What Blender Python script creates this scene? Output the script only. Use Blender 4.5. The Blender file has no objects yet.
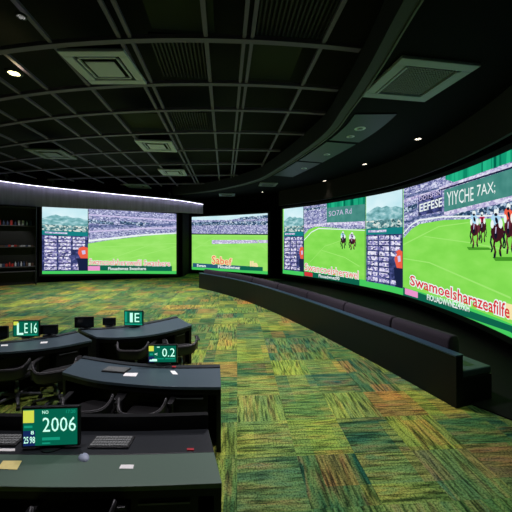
import bpy, bmesh, math, random
from mathutils import Vector, Matrix
random.seed(7)
SC = bpy.context.scene
COL = SC.collection
PI = math.pi
H = 2.4; F = 300.0; CX = 256.0; HY = 240.0       # eye height, focal length in px, principal point

# ------------------------------------------------------------------ camera, world, lights, exposure
cam_d = bpy.data.cameras.new('camera'); cam = bpy.data.objects.new('camera', cam_d); COL.objects.link(cam)
cam.location = (0, 0, H); cam.rotation_euler = (PI/2, 0, 0)
cam_d.sensor_width = 36.0; cam_d.lens = F/512*36.0; cam_d.shift_y = -16/512; cam_d.clip_start = 0.05
SC.camera = cam
SC.view_settings.view_transform = 'Standard'; SC.view_settings.look = 'None'
SC.view_settings.gamma = 1.0; SC.view_settings.use_curve_mapping = False
SC.view_settings.exposure = 0.0
w = bpy.data.worlds.new('world'); SC.world = w; w.use_nodes = True
w.node_tree.nodes['Background'].inputs[0].default_value = (0.01, 0.012, 0.014, 1)
w.node_tree.nodes['Background'].inputs[1].default_value = 0.3
def spot(loc, power, col=(1, .96, .88), deg=100, blend=.9, size=.08, aim=None):
    d = bpy.data.lights.new('spot', 'SPOT'); d.energy = power; d.color = col
    d.spot_size = math.radians(deg); d.spot_blend = blend; d.shadow_soft_size = size
    o = bpy.data.objects.new('spot_lamp', d); COL.objects.link(o); o.location = loc
    if aim: o.rotation_euler = (Vector(aim)-Vector(loc)).to_track_quat('-Z', 'Y').to_euler()
    return o
# added fill spots under the ceiling grid, without fixtures: (x, y, power)
FILL_SPOTS = [(-9.5, 13.5, 900), (-5.5, 13.2, 1050), (-1.6, 12.2, 850), (-8.3, 9.6, 360), (-3.9, 8.9, 420), (-0.2, 7.6, 680), (0.6, 5.4, 480), (-5.6, 5.6, 330), (-2.6, 4.4, 150), (-1.9, 2.1, 260), (1.6, 2.8, 150)]
for x, y, p in FILL_SPOTS:
    spot((x, y, 5.55), p*1.3, (1.0, .93, 1.0), 95, .8, .12)

# ------------------------------------------------------------------ materials
def lin(c):
    c = c/255.0
    return c/12.92 if c <= .04045 else ((c+.055)/1.055)**2.4
def rgb(*c): return (lin(c[0]), lin(c[1]), lin(c[2]), 1)
MATS = {}
def newmat(name):
    m = bpy.data.materials.new(name); m.use_nodes = True
    nt = m.node_tree; return m, nt, nt.nodes, nt.links
def mat(name, c, rough=.6, metal=0, spec=.5, bump=0, bscale=60, var=.12):
    m, nt, N, L = newmat(name); b = N['Principled BSDF']
    b.inputs['Roughness'].default_value = rough; b.inputs['Metallic'].default_value = metal
    b.inputs['Specular IOR Level'].default_value = spec
    tc = N.new('ShaderNodeTexCoord'); nz = N.new('ShaderNodeTexNoise'); nz.inputs['Scale'].default_value = bscale
    nz.inputs['Detail'].default_value = 4
    L.new(tc.outputs['Object'], nz.inputs['Vector'])
    mx = N.new('ShaderNodeMix'); mx.data_type = 'RGBA'
    k = rgb(*c); mx.inputs[6].default_value = tuple(v*(1-var) for v in k[:3])+(1,)
    mx.inputs[7].default_value = tuple(min(1, v*(1+var)) for v in k[:3])+(1,)
    L.new(nz.outputs['Fac'], mx.inputs[0]); L.new(mx.outputs[2], b.inputs['Base Color'])
    if bump:
        bp = N.new('ShaderNodeBump'); bp.inputs['Strength'].default_value = bump; bp.inputs['Distance'].default_value = .01
        L.new(nz.outputs['Fac'], bp.inputs['Height']); L.new(bp.outputs[0], b.inputs['Normal'])
    MATS[name] = m; return m
def em(name, c, s=1.0):
    m, nt, N, L = newmat(name); N.remove(N['Principled BSDF'])
    e = N.new('ShaderNodeEmission'); e.inputs[0].default_value = rgb(*c); e.inputs[1].default_value = s
    L.new(e.outputs[0], N['Material Output'].inputs[0]); MATS[name] = m; return m
def em_noise(name, stops, scale=(8, 8), s=1.0, kind='VORONOI', detail=2):
    """picture texture on a screen: uv in metres"""
    m, nt, N, L = newmat(name); N.remove(N['Principled BSDF'])
    e = N.new('ShaderNodeEmission'); e.inputs[1].default_value = s
    uv = N.new('ShaderNodeUVMap'); mp = N.new('ShaderNodeMapping'); mp.inputs['Scale'].default_value = (scale[0], scale[1], 1)
    L.new(uv.outputs[0], mp.inputs[0])
    r = N.new('ShaderNodeValToRGB'); r.color_ramp.interpolation = 'LINEAR'
    if kind == 'VORONOI':
        v = N.new('ShaderNodeTexVoronoi'); v.inputs['Scale'].default_value = 1; L.new(mp.outputs[0], v.inputs['Vector'])
        sp = N.new('ShaderNodeSeparateColor'); L.new(v.outputs['Color'], sp.inputs[0]); src = sp.outputs[0]
    else:
        v = N.new('ShaderNodeTexNoise'); v.inputs['Scale'].default_value = 1; v.inputs['Detail'].default_value = detail
        L.new(mp.outputs[0], v.inputs['Vector']); src = v.outputs['Fac']
    L.new(src, r.inputs[0])
    cr = r.color_ramp
    while len(cr.elements) < len(stops): cr.elements.new(.5)
    for el, (p, c) in zip(cr.elements, stops): el.position = p; el.color = rgb(*c)
    L.new(r.outputs[0], e.inputs[0]); L.new(e.outputs[0], N['Material Output'].inputs[0])
    MATS[name] = m; return m
M = MATS
mat('black_panel', (14, 15, 17), .5, var=.2)
mat('wall_dark', (4, 4, 6), .95, spec=.1, bump=.1)
mat('void', (2, 2, 3), .95)
mat('soffit', (4, 5, 7), .8, spec=.08)
mat('fascia', (40, 33, 28), .85)
mat('beam', (108, 96, 132), .6)
mat('rim', (34, 35, 38), .6)
mat('rim_lip_lit', (96, 102, 100), .6)  # lighter than the beam: light on its edge put into the colour
mat('header', (168, 162, 188), .8, bump=.3, bscale=9, var=.4)
_n = MATS['header'].node_tree; _m = _n.nodes.new('ShaderNodeMapping'); _m.inputs['Scale'].default_value = (1, 1, .06); _z = [x for x in _n.nodes if x.type == 'TEX_NOISE'][0]; _c = [x for x in _n.nodes if x.type == 'TEX_COORD'][0]; _n.links.new(_c.outputs['Object'], _m.inputs[0]); _n.links.new(_m.outputs[0], _z.inputs[0])
mat('ac_white', (206, 208, 240), .5)
mat('ac_inner', (120, 126, 130), .5)
mat('ac_grey', (160, 170, 190), .5)
mat('slot', (8, 9, 9), .9)
mat('grille', (44, 42, 54), .7)
mat('olive', (30, 36, 16), .9)  # dim green reflection put into the tile colour
mat('desk_top', (62, 78, 86), .42, spec=.5, bump=.03, bscale=200)
mat('desk_near', (82, 104, 90), .5, spec=.5, bump=.03, bscale=200)
mat('desk_body', (9, 9, 11), .5, spec=.25)
mat('ledge', (34, 38, 42), .4)
mat('metal', (150, 152, 155), .3, metal=.9)
mat('chair_shell', (14, 14, 16), .45)
mat('chair_fabric', (9, 9, 11), .9)
mat('chair_rim_highlight', (58, 58, 60), .4)  # paler than the shell: highlight on the back's top edge painted in
mat('chair_base', (84, 86, 90), .35)
mat('monitor_body', (16, 18, 20), .4)
mat('off_screen', (5, 6, 8), .15, spec=.5)
mat('paper', (245, 245, 240), .8)
mat('paper_yellow', (250, 228, 150), .8)
mat('key', (120, 124, 122), .6)
mat('keyboard', (30, 32, 33), .5)
mat('red_plastic', (170, 40, 50), .5)
mat('sofa_panel', (8, 13, 15), .5, spec=.3)
mat('sofa_cap', (44, 70, 84), .45)
mat('sofa_seat', (46, 66, 74), .55)
mat('sofa_purple', (34, 26, 38), .85, bump=.3, bscale=30)
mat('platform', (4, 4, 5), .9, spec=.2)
mat('shelf_board', (70, 70, 74), .5)
mat('item_red', (190, 45, 40), .5); mat('item_white', (200, 200, 205), .6); mat('item_blue', (60, 75, 110), .5); mat('item_brown', (92, 66, 48), .6)
em('led_strip', (222, 218, 246), 9.0)
em('lamp_warm', (255, 238, 170), 14.0)
em('lamp_white', (255, 240, 215), 8.0)
em('lamp_dim', (200, 200, 195), 1.2)
mat('spk', (225, 235, 245), .5)
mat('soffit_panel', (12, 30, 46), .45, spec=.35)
# screen colours
G = 1.0
em('s_grass', (118, 205, 62), G); em('s_edge', (70, 205, 95), G)
em_noise('s_turf', [(0, (116, 204, 70)), (.45, (132, 220, 82)), (1, (158, 234, 106))], (1.1, 2.6), G, 'NOISE', 3)
em_noise('s_crowd', [(0, (70, 84, 130)), (.35, (120, 124, 176)), (.7, (176, 178, 216)), (1, (226, 230, 248))], (15, 26), G)
em_noise('s_turf_pale', [(0, (134, 214, 88)), (.45, (148, 226, 98)), (1, (172, 238, 122))], (.9, 2.6), G, 'NOISE', 3)
em_noise('s_tier', [(0, (50, 70, 110)), (.5, (90, 104, 150)), (1, (150, 156, 200))], (10, 20), G)
em_noise('s_crowd_dark', [(0, (18, 42, 60)), (.5, (54, 84, 120)), (.8, (140, 170, 200)), (1, (230, 240, 250))], (13, 18), G)
em_noise('s_crowd_light', [(0, (150, 140, 190)), (.5, (200, 192, 226)), (1, (238, 238, 252))], (12, 20), G)
em_noise('s_sky', [(0, (170, 222, 232)), (.6, (214, 242, 248)), (1, (240, 252, 255))], (.8, 1.5), G, 'NOISE')
em_noise('s_hill', [(.25, (60, 124, 126)), (.5, (128, 184, 190)), (.75, (206, 236, 240))], (3, 6), G, 'NOISE', 6)
em_noise('s_town', [(0, (20, 70, 80)), (.5, (110, 160, 165)), (.8, (200, 220, 215)), (1, (235, 235, 225))], (9, 14), G)
em_noise('s_table', [(0, (36, 44, 84)), (.6, (60, 70, 122)), (1, (108, 110, 170))], (6, 9), G)
em_noise('s_rows', [(0, (50, 56, 112)), (.3, (140, 134, 192)), (.6, (214, 210, 240)), (1, (250, 250, 255))], (12, 16), G)
em_noise('s_roof', [(0, (0, 98, 76)), (.5, (16, 150, 112)), (1, (40, 190, 140))], (6, .2), G)
em_noise('s_sign', [(0, (38, 112, 104)), (1, (92, 160, 150))], (3, 3), G, 'NOISE', 4)
em('s_teal', (22, 128, 130), G); em('s_navy', (24, 34, 66), G); em('s_banner', (14, 100, 76), G); em('s_bannerblue', (40, 90, 120), G)
em('s_white', (236, 246, 244), G); em('s_line', (160, 232, 112), G); em('s_red', (214, 54, 60), G); em('s_pink', (236, 150, 205), G)
em('s_cream', (244, 226, 170), G); em('s_horse', (62, 24, 34), G); em('s_horse2', (104, 44, 56), G); em('s_dark', (20, 22, 40), G)
em('s_silkblue', (170, 214, 240), G); em('s_silkred', (204, 30, 84), G); em('s_orange', (236, 96, 70), G); em('s_shadow', (70, 150, 40), G); em('s_lav', (206, 196, 232), G)
em('m_green', (4, 96, 74), 1.0); em('m_lite', (190, 250, 225), 1.2); em('m_yel', (210, 220, 80), 1.0); em('m_navy', (20, 40, 90), 1.0); em('m_mid', (20, 150, 120), 1.0)

def carpet():
    m, nt, N, L = newmat('carpet'); b = N['Principled BSDF']; b.inputs['Roughness'].default_value = .95
    b.inputs['Specular IOR Level'].default_value = .1
    tc = N.new('ShaderNodeTexCoord'); mp = N.new('ShaderNodeMapping'); mp.inputs['Rotation'].default_value = (0, 0, math.radians(-3.6))
    L.new(tc.outputs['Object'], mp.inputs[0])
    def vm(op, a, bval=None, blink=None):
        n = N.new('ShaderNodeVectorMath'); n.operation = op; L.new(a, n.inputs[0])
        if bval is not None: n.inputs[1].default_value = bval
        if blink is not None: L.new(blink, n.inputs[1])
        return n.outputs[0]
    def wn(a):
        n = N.new('ShaderNodeTexWhiteNoise'); n.noise_dimensions = '3D'; L.new(a, n.inputs['Vector']); return n
    def math_(op, a, bv=None, bl=None):
        n = N.new('ShaderNodeMath'); n.operation = op; L.new(a, n.inputs[0])
        if bv is not None: n.inputs[1].default_value = bv
        if bl is not None: L.new(bl, n.inputs[1])
        return n.outputs[0]
    def ramp(src, stops, interp='LINEAR'):
        r = N.new('ShaderNodeValToRGB'); r.color_ramp.interpolation = interp; L.new(src, r.inputs[0])
        while len(r.color_ramp.elements) < len(stops): r.color_ramp.elements.new(.5)
        for el, (p, c) in zip(r.color_ramp.elements, stops): el.position = p; el.color = rgb(*c)
        return r.outputs[0]
    def mix(f, a, c, kind='MIX'):
        n = N.new('ShaderNodeMix'); n.data_type = 'RGBA'; n.blend_type = kind
        if isinstance(f, float): n.inputs[0].default_value = f
        else: L.new(f, n.inputs[0])
        L.new(a, n.inputs[6]); L.new(c, n.inputs[7]); return n.outputs[2]
    T = .66
    cell = vm('FLOOR', vm('MULTIPLY', mp.outputs[0], (1/T, 1/T, 0)))
    w1 = wn(cell)                                         # per tile random
    w2 = wn(vm('ADD', cell, (17.3, 4.1, 2.2)))
    def streak(sx, sy, seed, det=3):
        q = vm('ADD', vm('MULTIPLY', mp.outputs[0], (sx, sy, 1)), (seed, seed*1.7, seed))
        off = vm('MULTIPLY', w1.outputs['Color'], (11, 9, 18)); q = vm('ADD', q, blink=off)
        n = N.new('ShaderNodeTexNoise'); n.inputs['Scale'].default_value = 1; n.inputs['Detail'].default_value = det
        L.new(q, n.inputs['Vector']); return n.outputs['Fac']
    dirsel = math_('GREATER_THAN', w2.outputs['Value'], .5)
    def pick(a, c):
        n = N.new('ShaderNodeMix'); n.data_type = 'FLOAT'; L.new(dirsel, n.inputs[0]); L.new(a, n.inputs[2]); L.new(c, n.inputs[3]); return n.outputs[0]
    st = pick(streak(34, 3.2, 3.0), streak(3.2, 34, 5.0))
    st2 = pick(streak(9, 1.6, 9.0), streak(1.6, 9, 13.0))
    base = ramp(w1.outputs['Value'], [(0, (44, 100, 76)), (.2, (86, 142, 90)), (.38, (178, 200, 84)), (.52, (50, 104, 92)), (.64, (168, 190, 100)), (.76, (70, 122, 96)), (.88, (218, 160, 92)), (.95, (110, 150, 110))], 'CONSTANT')
    alt = ramp(st2, [(.32, (40, 90, 84)), (.44, (116, 160, 90)), (.54, (188, 202, 100)), (.63, (224, 160, 100)), (.7, (60, 122, 110))])
    cell2 = vm('FLOOR', vm('ADD', vm('MULTIPLY', mp.outputs[0], (1/T/.5, 1/T/.75, 0)), (.37, .2, 0)))
    w3 = wn(vm('ADD', cell2, (5.3, 9.1, 1.2)))
    base2 = ramp(w3.outputs['Value'], [(0, (44, 104, 84)), (.2, (150, 184, 92)), (.4, (80, 140, 100)), (.55, (190, 204, 96)), (.7, (60, 116, 104)), (.84, (222, 158, 98)), (.93, (124, 160, 110))], 'CONSTANT')
    c0 = mix(.4, base, base2)
    c1 = mix(.28, c0, alt)
    dark = ramp(st, [(.32, (110, 122, 124)), (.45, (196, 202, 194)), (.55, (255, 255, 248)), (.66, (255, 255, 255))])
    c2 = mix(1.0, c1, dark, 'MULTIPLY')
    # broad colour drift of the weave, yellow and orange patches
    nz = N.new('ShaderNodeTexNoise'); nz.inputs['Scale'].default_value = .55; nz.inputs['Detail'].default_value = 3; L.new(mp.outputs[0], nz.inputs['Vector'])
    drift = ramp(nz.outputs['Fac'], [(.35, (170, 215, 215)), (.5, (240, 240, 205)), (.65, (255, 225, 170))])
    c3 = mix(.6, c2, drift, 'MULTIPLY')
    fine = N.new('ShaderNodeTexNoise'); fine.inputs['Scale'].default_value = 55; fine.inputs['Detail'].default_value = 4; L.new(mp.outputs[0], fine.inputs['Vector'])
    fr = ramp(fine.outputs['Fac'], [(.38, (110, 120, 120)), (.55, (255, 255, 255))])
    c4 = mix(.75, c3, fr, 'MULTIPLY')
    L.new(c4, b.inputs['Base Color'])
    bp = N.new('ShaderNodeBump'); bp.inputs['Strength'].default_value = .4; bp.inputs['Distance'].default_value = .01
    L.new(st, bp.inputs['Height']); L.new(bp.outputs[0], b.inputs['Normal'])
    MATS['carpet'] = m
carpet()

# ------------------------------------------------------------------ helpers
def link_mesh(name, bm, mats, parent=None, smooth=False, bevel=0):
    me = bpy.data.meshes.new(name); 
    if name != 'display': bmesh.ops.recalc_face_normals(bm, faces=bm.faces)
    bm.to_mesh(me); bm.free()
    for m in (mats if isinstance(mats, (list, tuple)) else [mats]): me.materials.append(M[m] if isinstance(m, str) else m)
    if smooth:
        for p in me.polygons: p.use_smooth = True
    o = bpy.data.objects.new(name, me); COL.objects.link(o)
    if parent: o.parent = parent
    if bevel:
        b = o.modifiers.new('bevel', 'BEVEL'); b.width = bevel; b.segments = 2; b.limit_method = 'ANGLE'
    return o
def tag(o, label, cat, group=None, kind=None):
    o['label'] = label; o['category'] = cat
    if group: o['group'] = group
    if kind: o['kind'] = kind
    return o
def empty(name, loc, rz=0, label=None, cat=None, group=None):
    o = bpy.data.objects.new(name, None); COL.objects.link(o); o.location = loc; o.rotation_euler = (0, 0, rz)
    o.empty_display_size = .1
    if label: tag(o, label, cat, group)
    return o
def struct(o): o['kind'] = 'structure'; return o
def copy_tree(o, parent=None):
    c = o.copy(); COL.objects.link(c)
    if parent: c.parent = parent
    for ch in [x for x in bpy.data.objects if x.parent == o]: copy_tree(ch, c)
    return c
def box(bm, x0, x1, y0, y1, z0, z1, mi=0, mtx=None):
    vs = [bm.verts.new(Vector(p) if mtx is None else mtx @ Vector(p)) for p in
          [(x0,y0,z0),(x1,y0,z0),(x1,y1,z0),(x0,y1,z0),(x0,y0,z1),(x1,y0,z1),(x1,y1,z1),(x0,y1,z1)]]
    for f in [(0,3,2,1),(4,5,6,7),(0,1,5,4),(1,2,6,5),(2,3,7,6),(3,0,4,7)]:
        fc = bm.faces.new([vs[i] for i in f]); fc.material_index = mi
def bx(*a, **k): bm = bmesh.new(); box(bm, *a, **k); return bm
def lathe(bm, prof, n=20, cx=0, cy=0, mi=0, mtx=None):
    rings = []
    for r, z in prof:
        rings.append([bm.verts.new((Matrix() if mtx is None else mtx) @ Vector((cx+r*math.cos(2*PI*i/n), cy+r*math.sin(2*PI*i/n), z))) for i in range(n)])
    for a, b in zip(rings, rings[1:]):
        for i in range(n):
            f = bm.faces.new([a[i], a[(i+1)%n], b[(i+1)%n], b[i]]); f.material_index = mi
    for r in (rings[0], rings[-1]):
        try: f = bm.faces.new(r); f.material_index = mi
        except ValueError: pass
def tube(bm, pts, r, n=8, mi=0):
    pts = [Vector(p) for p in pts]; rings = []
    for i, p in enumerate(pts):
        d = (pts[min(i+1, len(pts)-1)]-pts[max(i-1, 0)]).normalized()
        up = Vector((0, 0, 1)) if abs(d.z) < .9 else Vector((1, 0, 0))
        a = d.cross(up).normalized(); b = a.cross(d)
        rr = r[i] if isinstance(r, (list, tuple)) else r
        rings.append([bm.verts.new(p+a*rr*math.cos(2*PI*k/n)+b*rr*math.sin(2*PI*k/n)) for k in range(n)])
    for A, B in zip(rings, rings[1:]):
        for k in range(n): f = bm.faces.new([A[k], A[(k+1)%n], B[(k+1)%n], B[k]]); f.material_index = mi
    for R in (rings[0], rings[-1]): f = bm.faces.new(R); f.material_index = mi
def catmull(pts, n=8):
    P = [Vector(p) for p in pts]; P = [P[0]*2-P[1]]+P+[P[-1]*2-P[-2]]; out = []
    for i in range(1, len(P)-2):
        for k in range(n):
            t = k/n; a, b, c, d = P[i-1], P[i], P[i+1], P[i+2]
            out.append(.5*((2*b)+(-a+c)*t+(2*a-5*b+4*c-d)*t*t+(-a+3*b-3*c+d)*t**3))
    out.append(P[-2]); return out
def offset(path, d):
    """shift a 2-D path to its left by d"""
    out = []
    for i, p in enumerate(path):
        t = (path[min(i+1, len(path)-1)]-path[max(i-1, 0)]).normalized()
        out.append(Vector((p.x-t.y*d, p.y+t.x*d)))
    return out
def val(z, t): return z(t) if callable(z) else z
def ribbon(bm, path, d0, d1, z0, z1, mi=0):
    """closed solid between two offsets of a path; z0/z1 may vary with t in 0..1"""
    a, b = offset(path, d0), offset(path, d1); n = len(path); R = []
    for i in range(n):
        t = i/(n-1)
        R.append([bm.verts.new((a[i].x, a[i].y, val(z0, t))), bm.verts.new((b[i].x, b[i].y, val(z0, t))),
                  bm.verts.new((b[i].x, b[i].y, val(z1, t))), bm.verts.new((a[i].x, a[i].y, val(z1, t)))])
    for A, B in zip(R, R[1:]):
        for k in range(4): f = bm.faces.new([A[k], A[(k+1)%4], B[(k+1)%4], B[k]]); f.material_index = mi
    bm.faces.new(R[0]).material_index = mi; bm.faces.new(R[-1]).material_index = mi
def sub(path, a, b, n=12):
    """piece of a path between arc fractions a and b"""
    L = [0]
    for p, q in zip(path, path[1:]): L.append(L[-1]+(q-p).length)
    out = []
    for k in range(n+1):
        s = (a+(b-a)*k/n)*L[-1]; i = max(j for j in range(len(L)-1) if L[j] <= s+1e-9)
        out.append(path[i].lerp(path[i+1], (s-L[i])/(L[i+1]-L[i])))
    return out
def at(px, py, z):
    """point of the photograph seen at height z"""
    Y = (H-z)*F/(py-HY); return Vector(((px-CX)/F*Y, Y, z))

V2 = lambda L: [Vector(p) for p in L]
# ------------------------------------------------------------------ plan curves
SCR_R = catmull([(1.62, 18), (3.4, 15.6), (4.74, 12.8), (5.34, 10.9), (5.5, 8.5), (5.25, 6.16), (4.75, 4.3)], 12)
SCR_L = catmull([(-11.9, 16.7), (-8.6, 18.15), (-5.1, 19.2)], 12)
SCR_C = catmull([(-4.63, 21.7), (-1.9, 20.3), (.74, 18.6)], 8)
RIM = catmull([(1.6, -2), (1.75, 1), (1.85, 3.5), (1.95, 5), (1.97, 6.5), (1.86, 8.4), (.85, 12.2), (-.15, 14.6), (-2.5, 17.3), (-5.2, 18.9)], 10)
SOFA = catmull([(2.85, 4.27), (2.57, 5.1), (2.12, 6.34), (1.25, 8.5), (0, 11.1), (-1.35, 13.2), (-2.85, 15)], 8)

# ------------------------------------------------------------------ room shell
bm = bmesh.new(); box(bm, -17, 8, -4, 24, -.2, 0); struct(link_mesh('floor', bm, 'carpet'))
ZC = 6.3
struct(link_mesh('ceiling', bx(-17, 8, -4, 24, ZC, ZC+.2), 'void'))
WALLP = V2([(-15.6, 14.0), (-13.9, 15.9), (-11.95, 17.05), (-8.6, 18.5), (-4.85, 19.65)])
bm = bmesh.new(); ribbon(bm, catmull(WALLP, 4), 0, .3, 0, ZC); struct(link_mesh('wall_left', bm, 'wall_dark'))
bm = bmesh.new(); box(bm, -5.0, -4.8, 19.6, 22.2, 0, ZC); struct(link_mesh('wall_recess', bm, 'wall_dark'))
bm = bmesh.new(); ribbon(bm, V2([(-4.9, 22.05), (-1.8, 20.65), (1.3, 18.75)]), 0, .3, 0, ZC); struct(link_mesh('wall_back', bm, 'wall_dark'))
wr = offset(SCR_R, .35)
wr = [Vector((1.3, 18.75))]+wr+[Vector((4.75, 2)), Vector((4.6, -3.5))]
bm = bmesh.new(); ribbon(bm, wr, 0, .3, 0, ZC); struct(link_mesh('wall_right', bm, 'wall_dark'))
bm = bmesh.new(); box(bm, -15.9, -15.6, -3.5, 14.1, 0, ZC); struct(link_mesh('wall_side', bm, 'wall_dark'))
bm = bmesh.new(); box(bm, -15.9, 5.2, -3.8, -3.5, 0, ZC); struct(link_mesh('wall_front', bm, 'wall_dark'))
# black platform between sofa and right wall
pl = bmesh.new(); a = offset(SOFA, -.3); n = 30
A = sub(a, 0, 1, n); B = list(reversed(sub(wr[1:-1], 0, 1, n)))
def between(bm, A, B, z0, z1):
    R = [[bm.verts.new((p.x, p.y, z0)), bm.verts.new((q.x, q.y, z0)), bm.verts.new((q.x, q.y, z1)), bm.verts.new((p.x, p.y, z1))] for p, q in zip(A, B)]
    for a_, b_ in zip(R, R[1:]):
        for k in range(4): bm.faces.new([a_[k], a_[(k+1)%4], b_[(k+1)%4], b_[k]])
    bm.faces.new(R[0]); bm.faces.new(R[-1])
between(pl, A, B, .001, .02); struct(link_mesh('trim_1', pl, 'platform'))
# soffit on the right: between the rim and the wall
bm = bmesh.new(); A = sub(offset(RIM, -.1), 0, 1, 40); B = sub([Vector((4.7, -2)), Vector((4.85, 2))]+list(reversed(wr[1:-2]))+[Vector((1.3, 18.75)), Vector((-1.8, 20.65)), Vector((-4.6, 21.9))], 0, 1, 40)
between(bm, A, B, 5.3, 5.42); struct(link_mesh('trim_2', bm, 'soffit'))
# curved rim beam with a lip, painted paler as its lit edge
bm = bmesh.new(); ribbon(bm, RIM, -.1, .1, 5.24, 5.75); ribbon(bm, RIM, -.125, -.1, 5.22, 5.27, 1); struct(link_mesh('trim_3', bm, ['rim', 'rim_lip_lit']))
bm = bmesh.new(); ribbon(bm, offset(SCR_R, -.3), -.04, .04, 4.42, 5.3); struct(link_mesh('trim_4', bm, 'fascia'))
# header above the left screen
HD = offset(catmull([(-14.6, 14.9), (-12.2, 16.4), (-8.6, 17.85), (-5.1, 18.9), (-3.4, 19.25)], 8), 0)
z0 = lambda t: 4.3-.2*t
z1 = lambda t: 5.6-.92*t
bm = bmesh.new(); ribbon(bm, HD, 0, .2, z0, z1); struct(link_mesh('trim_5', bm, 'header'))
bm = bmesh.new(); ribbon(bm, HD, -.3, .2, lambda t: z1(t)+.0, lambda t: z1(t)+.12); struct(link_mesh('trim_6', bm, 'black_panel'))
bm = bmesh.new(); ribbon(bm, HD, -.14, -.11, lambda t: z1(t)-.012, lambda t: z1(t)-.001)
tag(link_mesh('light_strip', bm, 'led_strip'), 'long thin white cove light strip glowing above the left screen', 'light strip')

# ------------------------------------------------------------------ ceiling grid
def rim_x(y):
    best = None
    for p, q in zip(RIM, RIM[1:]):
        if min(p.y, q.y) <= y <= max(p.y, q.y) and abs(q.y-p.y) > 1e-6:
            best = p.x+(q.x-p.x)*(y-p.y)/(q.y-p.y); break
    return best if best is not None else -5
def wall_y(x):
    P = [(-17, 13.5), (-15.6, 13.5), (-13.9, 15.3), (-11.95, 16.4), (-8.6, 17.85), (-4.85, 19.0), (8, 19)]
    for (a, b), (c, d) in zip(P, P[1:]):
        if a <= x <= c: return b+(d-b)*(x-a)/(c-a)
    return 18
TC = 3.3; ZG = H+TC
gi = 0
ti = 7
for t in (-3.6, -3.1, -2.6, -2.15, -1.76, -1.41, -1.186, -.885, -.525, -.47, -.095, .095, .135, .5):
    pts = []
    y = 1.0
    while y < 20.5:
        x = -.103*y+t*TC
        if x < rim_x(y)-.1 and y < wall_y(x) and x > -15.4: pts.append(Vector((x, y)))
        y += .25
    if len(pts) < 2: continue
    bm = bmesh.new(); wd = .035 if t not in (-.525, -.47, .095, .135) else .03
    ribbon(bm, pts, -wd, wd, ZG, ZG+.05)
    struct(link_mesh('trim_%d' % ti, bm, 'beam')); ti += 1
RIBS = [(2.6, .035), (3.75, .033), (4.93, .03), (6.33, .03), (7.6, .027), (9.2, .023), (11.0, .018), (13.0, .014), (15.3, .011), (17.6, .008)]
for Y0, k in RIBS:
    pts = []; x = -15.3
    while x < 4:
        y = Y0+k*(x+1.2)**2
        if x < rim_x(y)-.05 and y < wall_y(x): pts.append(Vector((x, y)))
        x += .3
    bm = bmesh.new(); ribbon(bm, pts, -.055, .055, ZG-.02, ZG+.05)
    struct(link_mesh('trim_%d' % ti, bm, 'beam')); ti += 1

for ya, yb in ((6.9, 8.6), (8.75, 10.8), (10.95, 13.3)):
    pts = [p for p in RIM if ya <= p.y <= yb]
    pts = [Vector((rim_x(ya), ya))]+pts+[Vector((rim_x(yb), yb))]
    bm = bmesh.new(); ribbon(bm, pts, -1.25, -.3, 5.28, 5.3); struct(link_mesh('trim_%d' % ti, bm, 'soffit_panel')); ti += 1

# ------------------------------------------------------------------ screens
class Surf:
    def __init__(s, path):
        s.P = path; s.L = [0]
        for p, q in zip(path, path[1:]): s.L.append(s.L[-1]+(q-p).length)
        s.R = [CX+F*p.x/p.y for p in path]
    def at(s, px, py, lift):
        R = s.R; i = 0
        while i < len(R)-2 and R[i+1] < px: i += 1
        a, b = s.P[i], s.P[i+1]; r = (px-CX)/F
        d = b-a; den = d.x-r*d.y; t = (r*a.y-a.x)/den if abs(den) > 1e-9 else 0
        t = max(-.3, min(1.3, t)); p = a+d*t; z = H+(HY-py)/F*p.y
        n = Vector((d.y, -d.x)).normalized()
        return Vector((p.x+n.x*lift, p.y+n.y*lift, z)), s.L[i]+(s.L[i+1]-s.L[i])*t
    def lim(s, py_or_z, px):  # height to pixel row at a column
        c, _ = s.at(px, HY, 0); return HY-(py_or_z-H)*F/c.y
_txt = {}
def text_polys(body, off=0.0):
    key = (body, off)
    if key in _txt: return _txt[key]
    cu = bpy.data.curves.new('txt', 'FONT'); cu.body = body; cu.offset = off; cu.resolution_u = 2
    o = bpy.data.objects.new('txt', cu); COL.objects.link(o)
    bpy.context.view_layer.update()
    me = o.evaluated_get(bpy.context.evaluated_depsgraph_get()).to_mesh()
    vs = [v.co.copy() for v in me.vertices]; fs = [list(p.vertices) for p in me.polygons]
    w_ = max([v.x for v in vs] or [1]); 
    o.evaluated_get(bpy.context.evaluated_depsgraph_get()).to_mesh_clear()
    bpy.data.objects.remove(o); bpy.data.curves.remove(cu)
    _txt[key] = (vs, fs); return vs, fs
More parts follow.
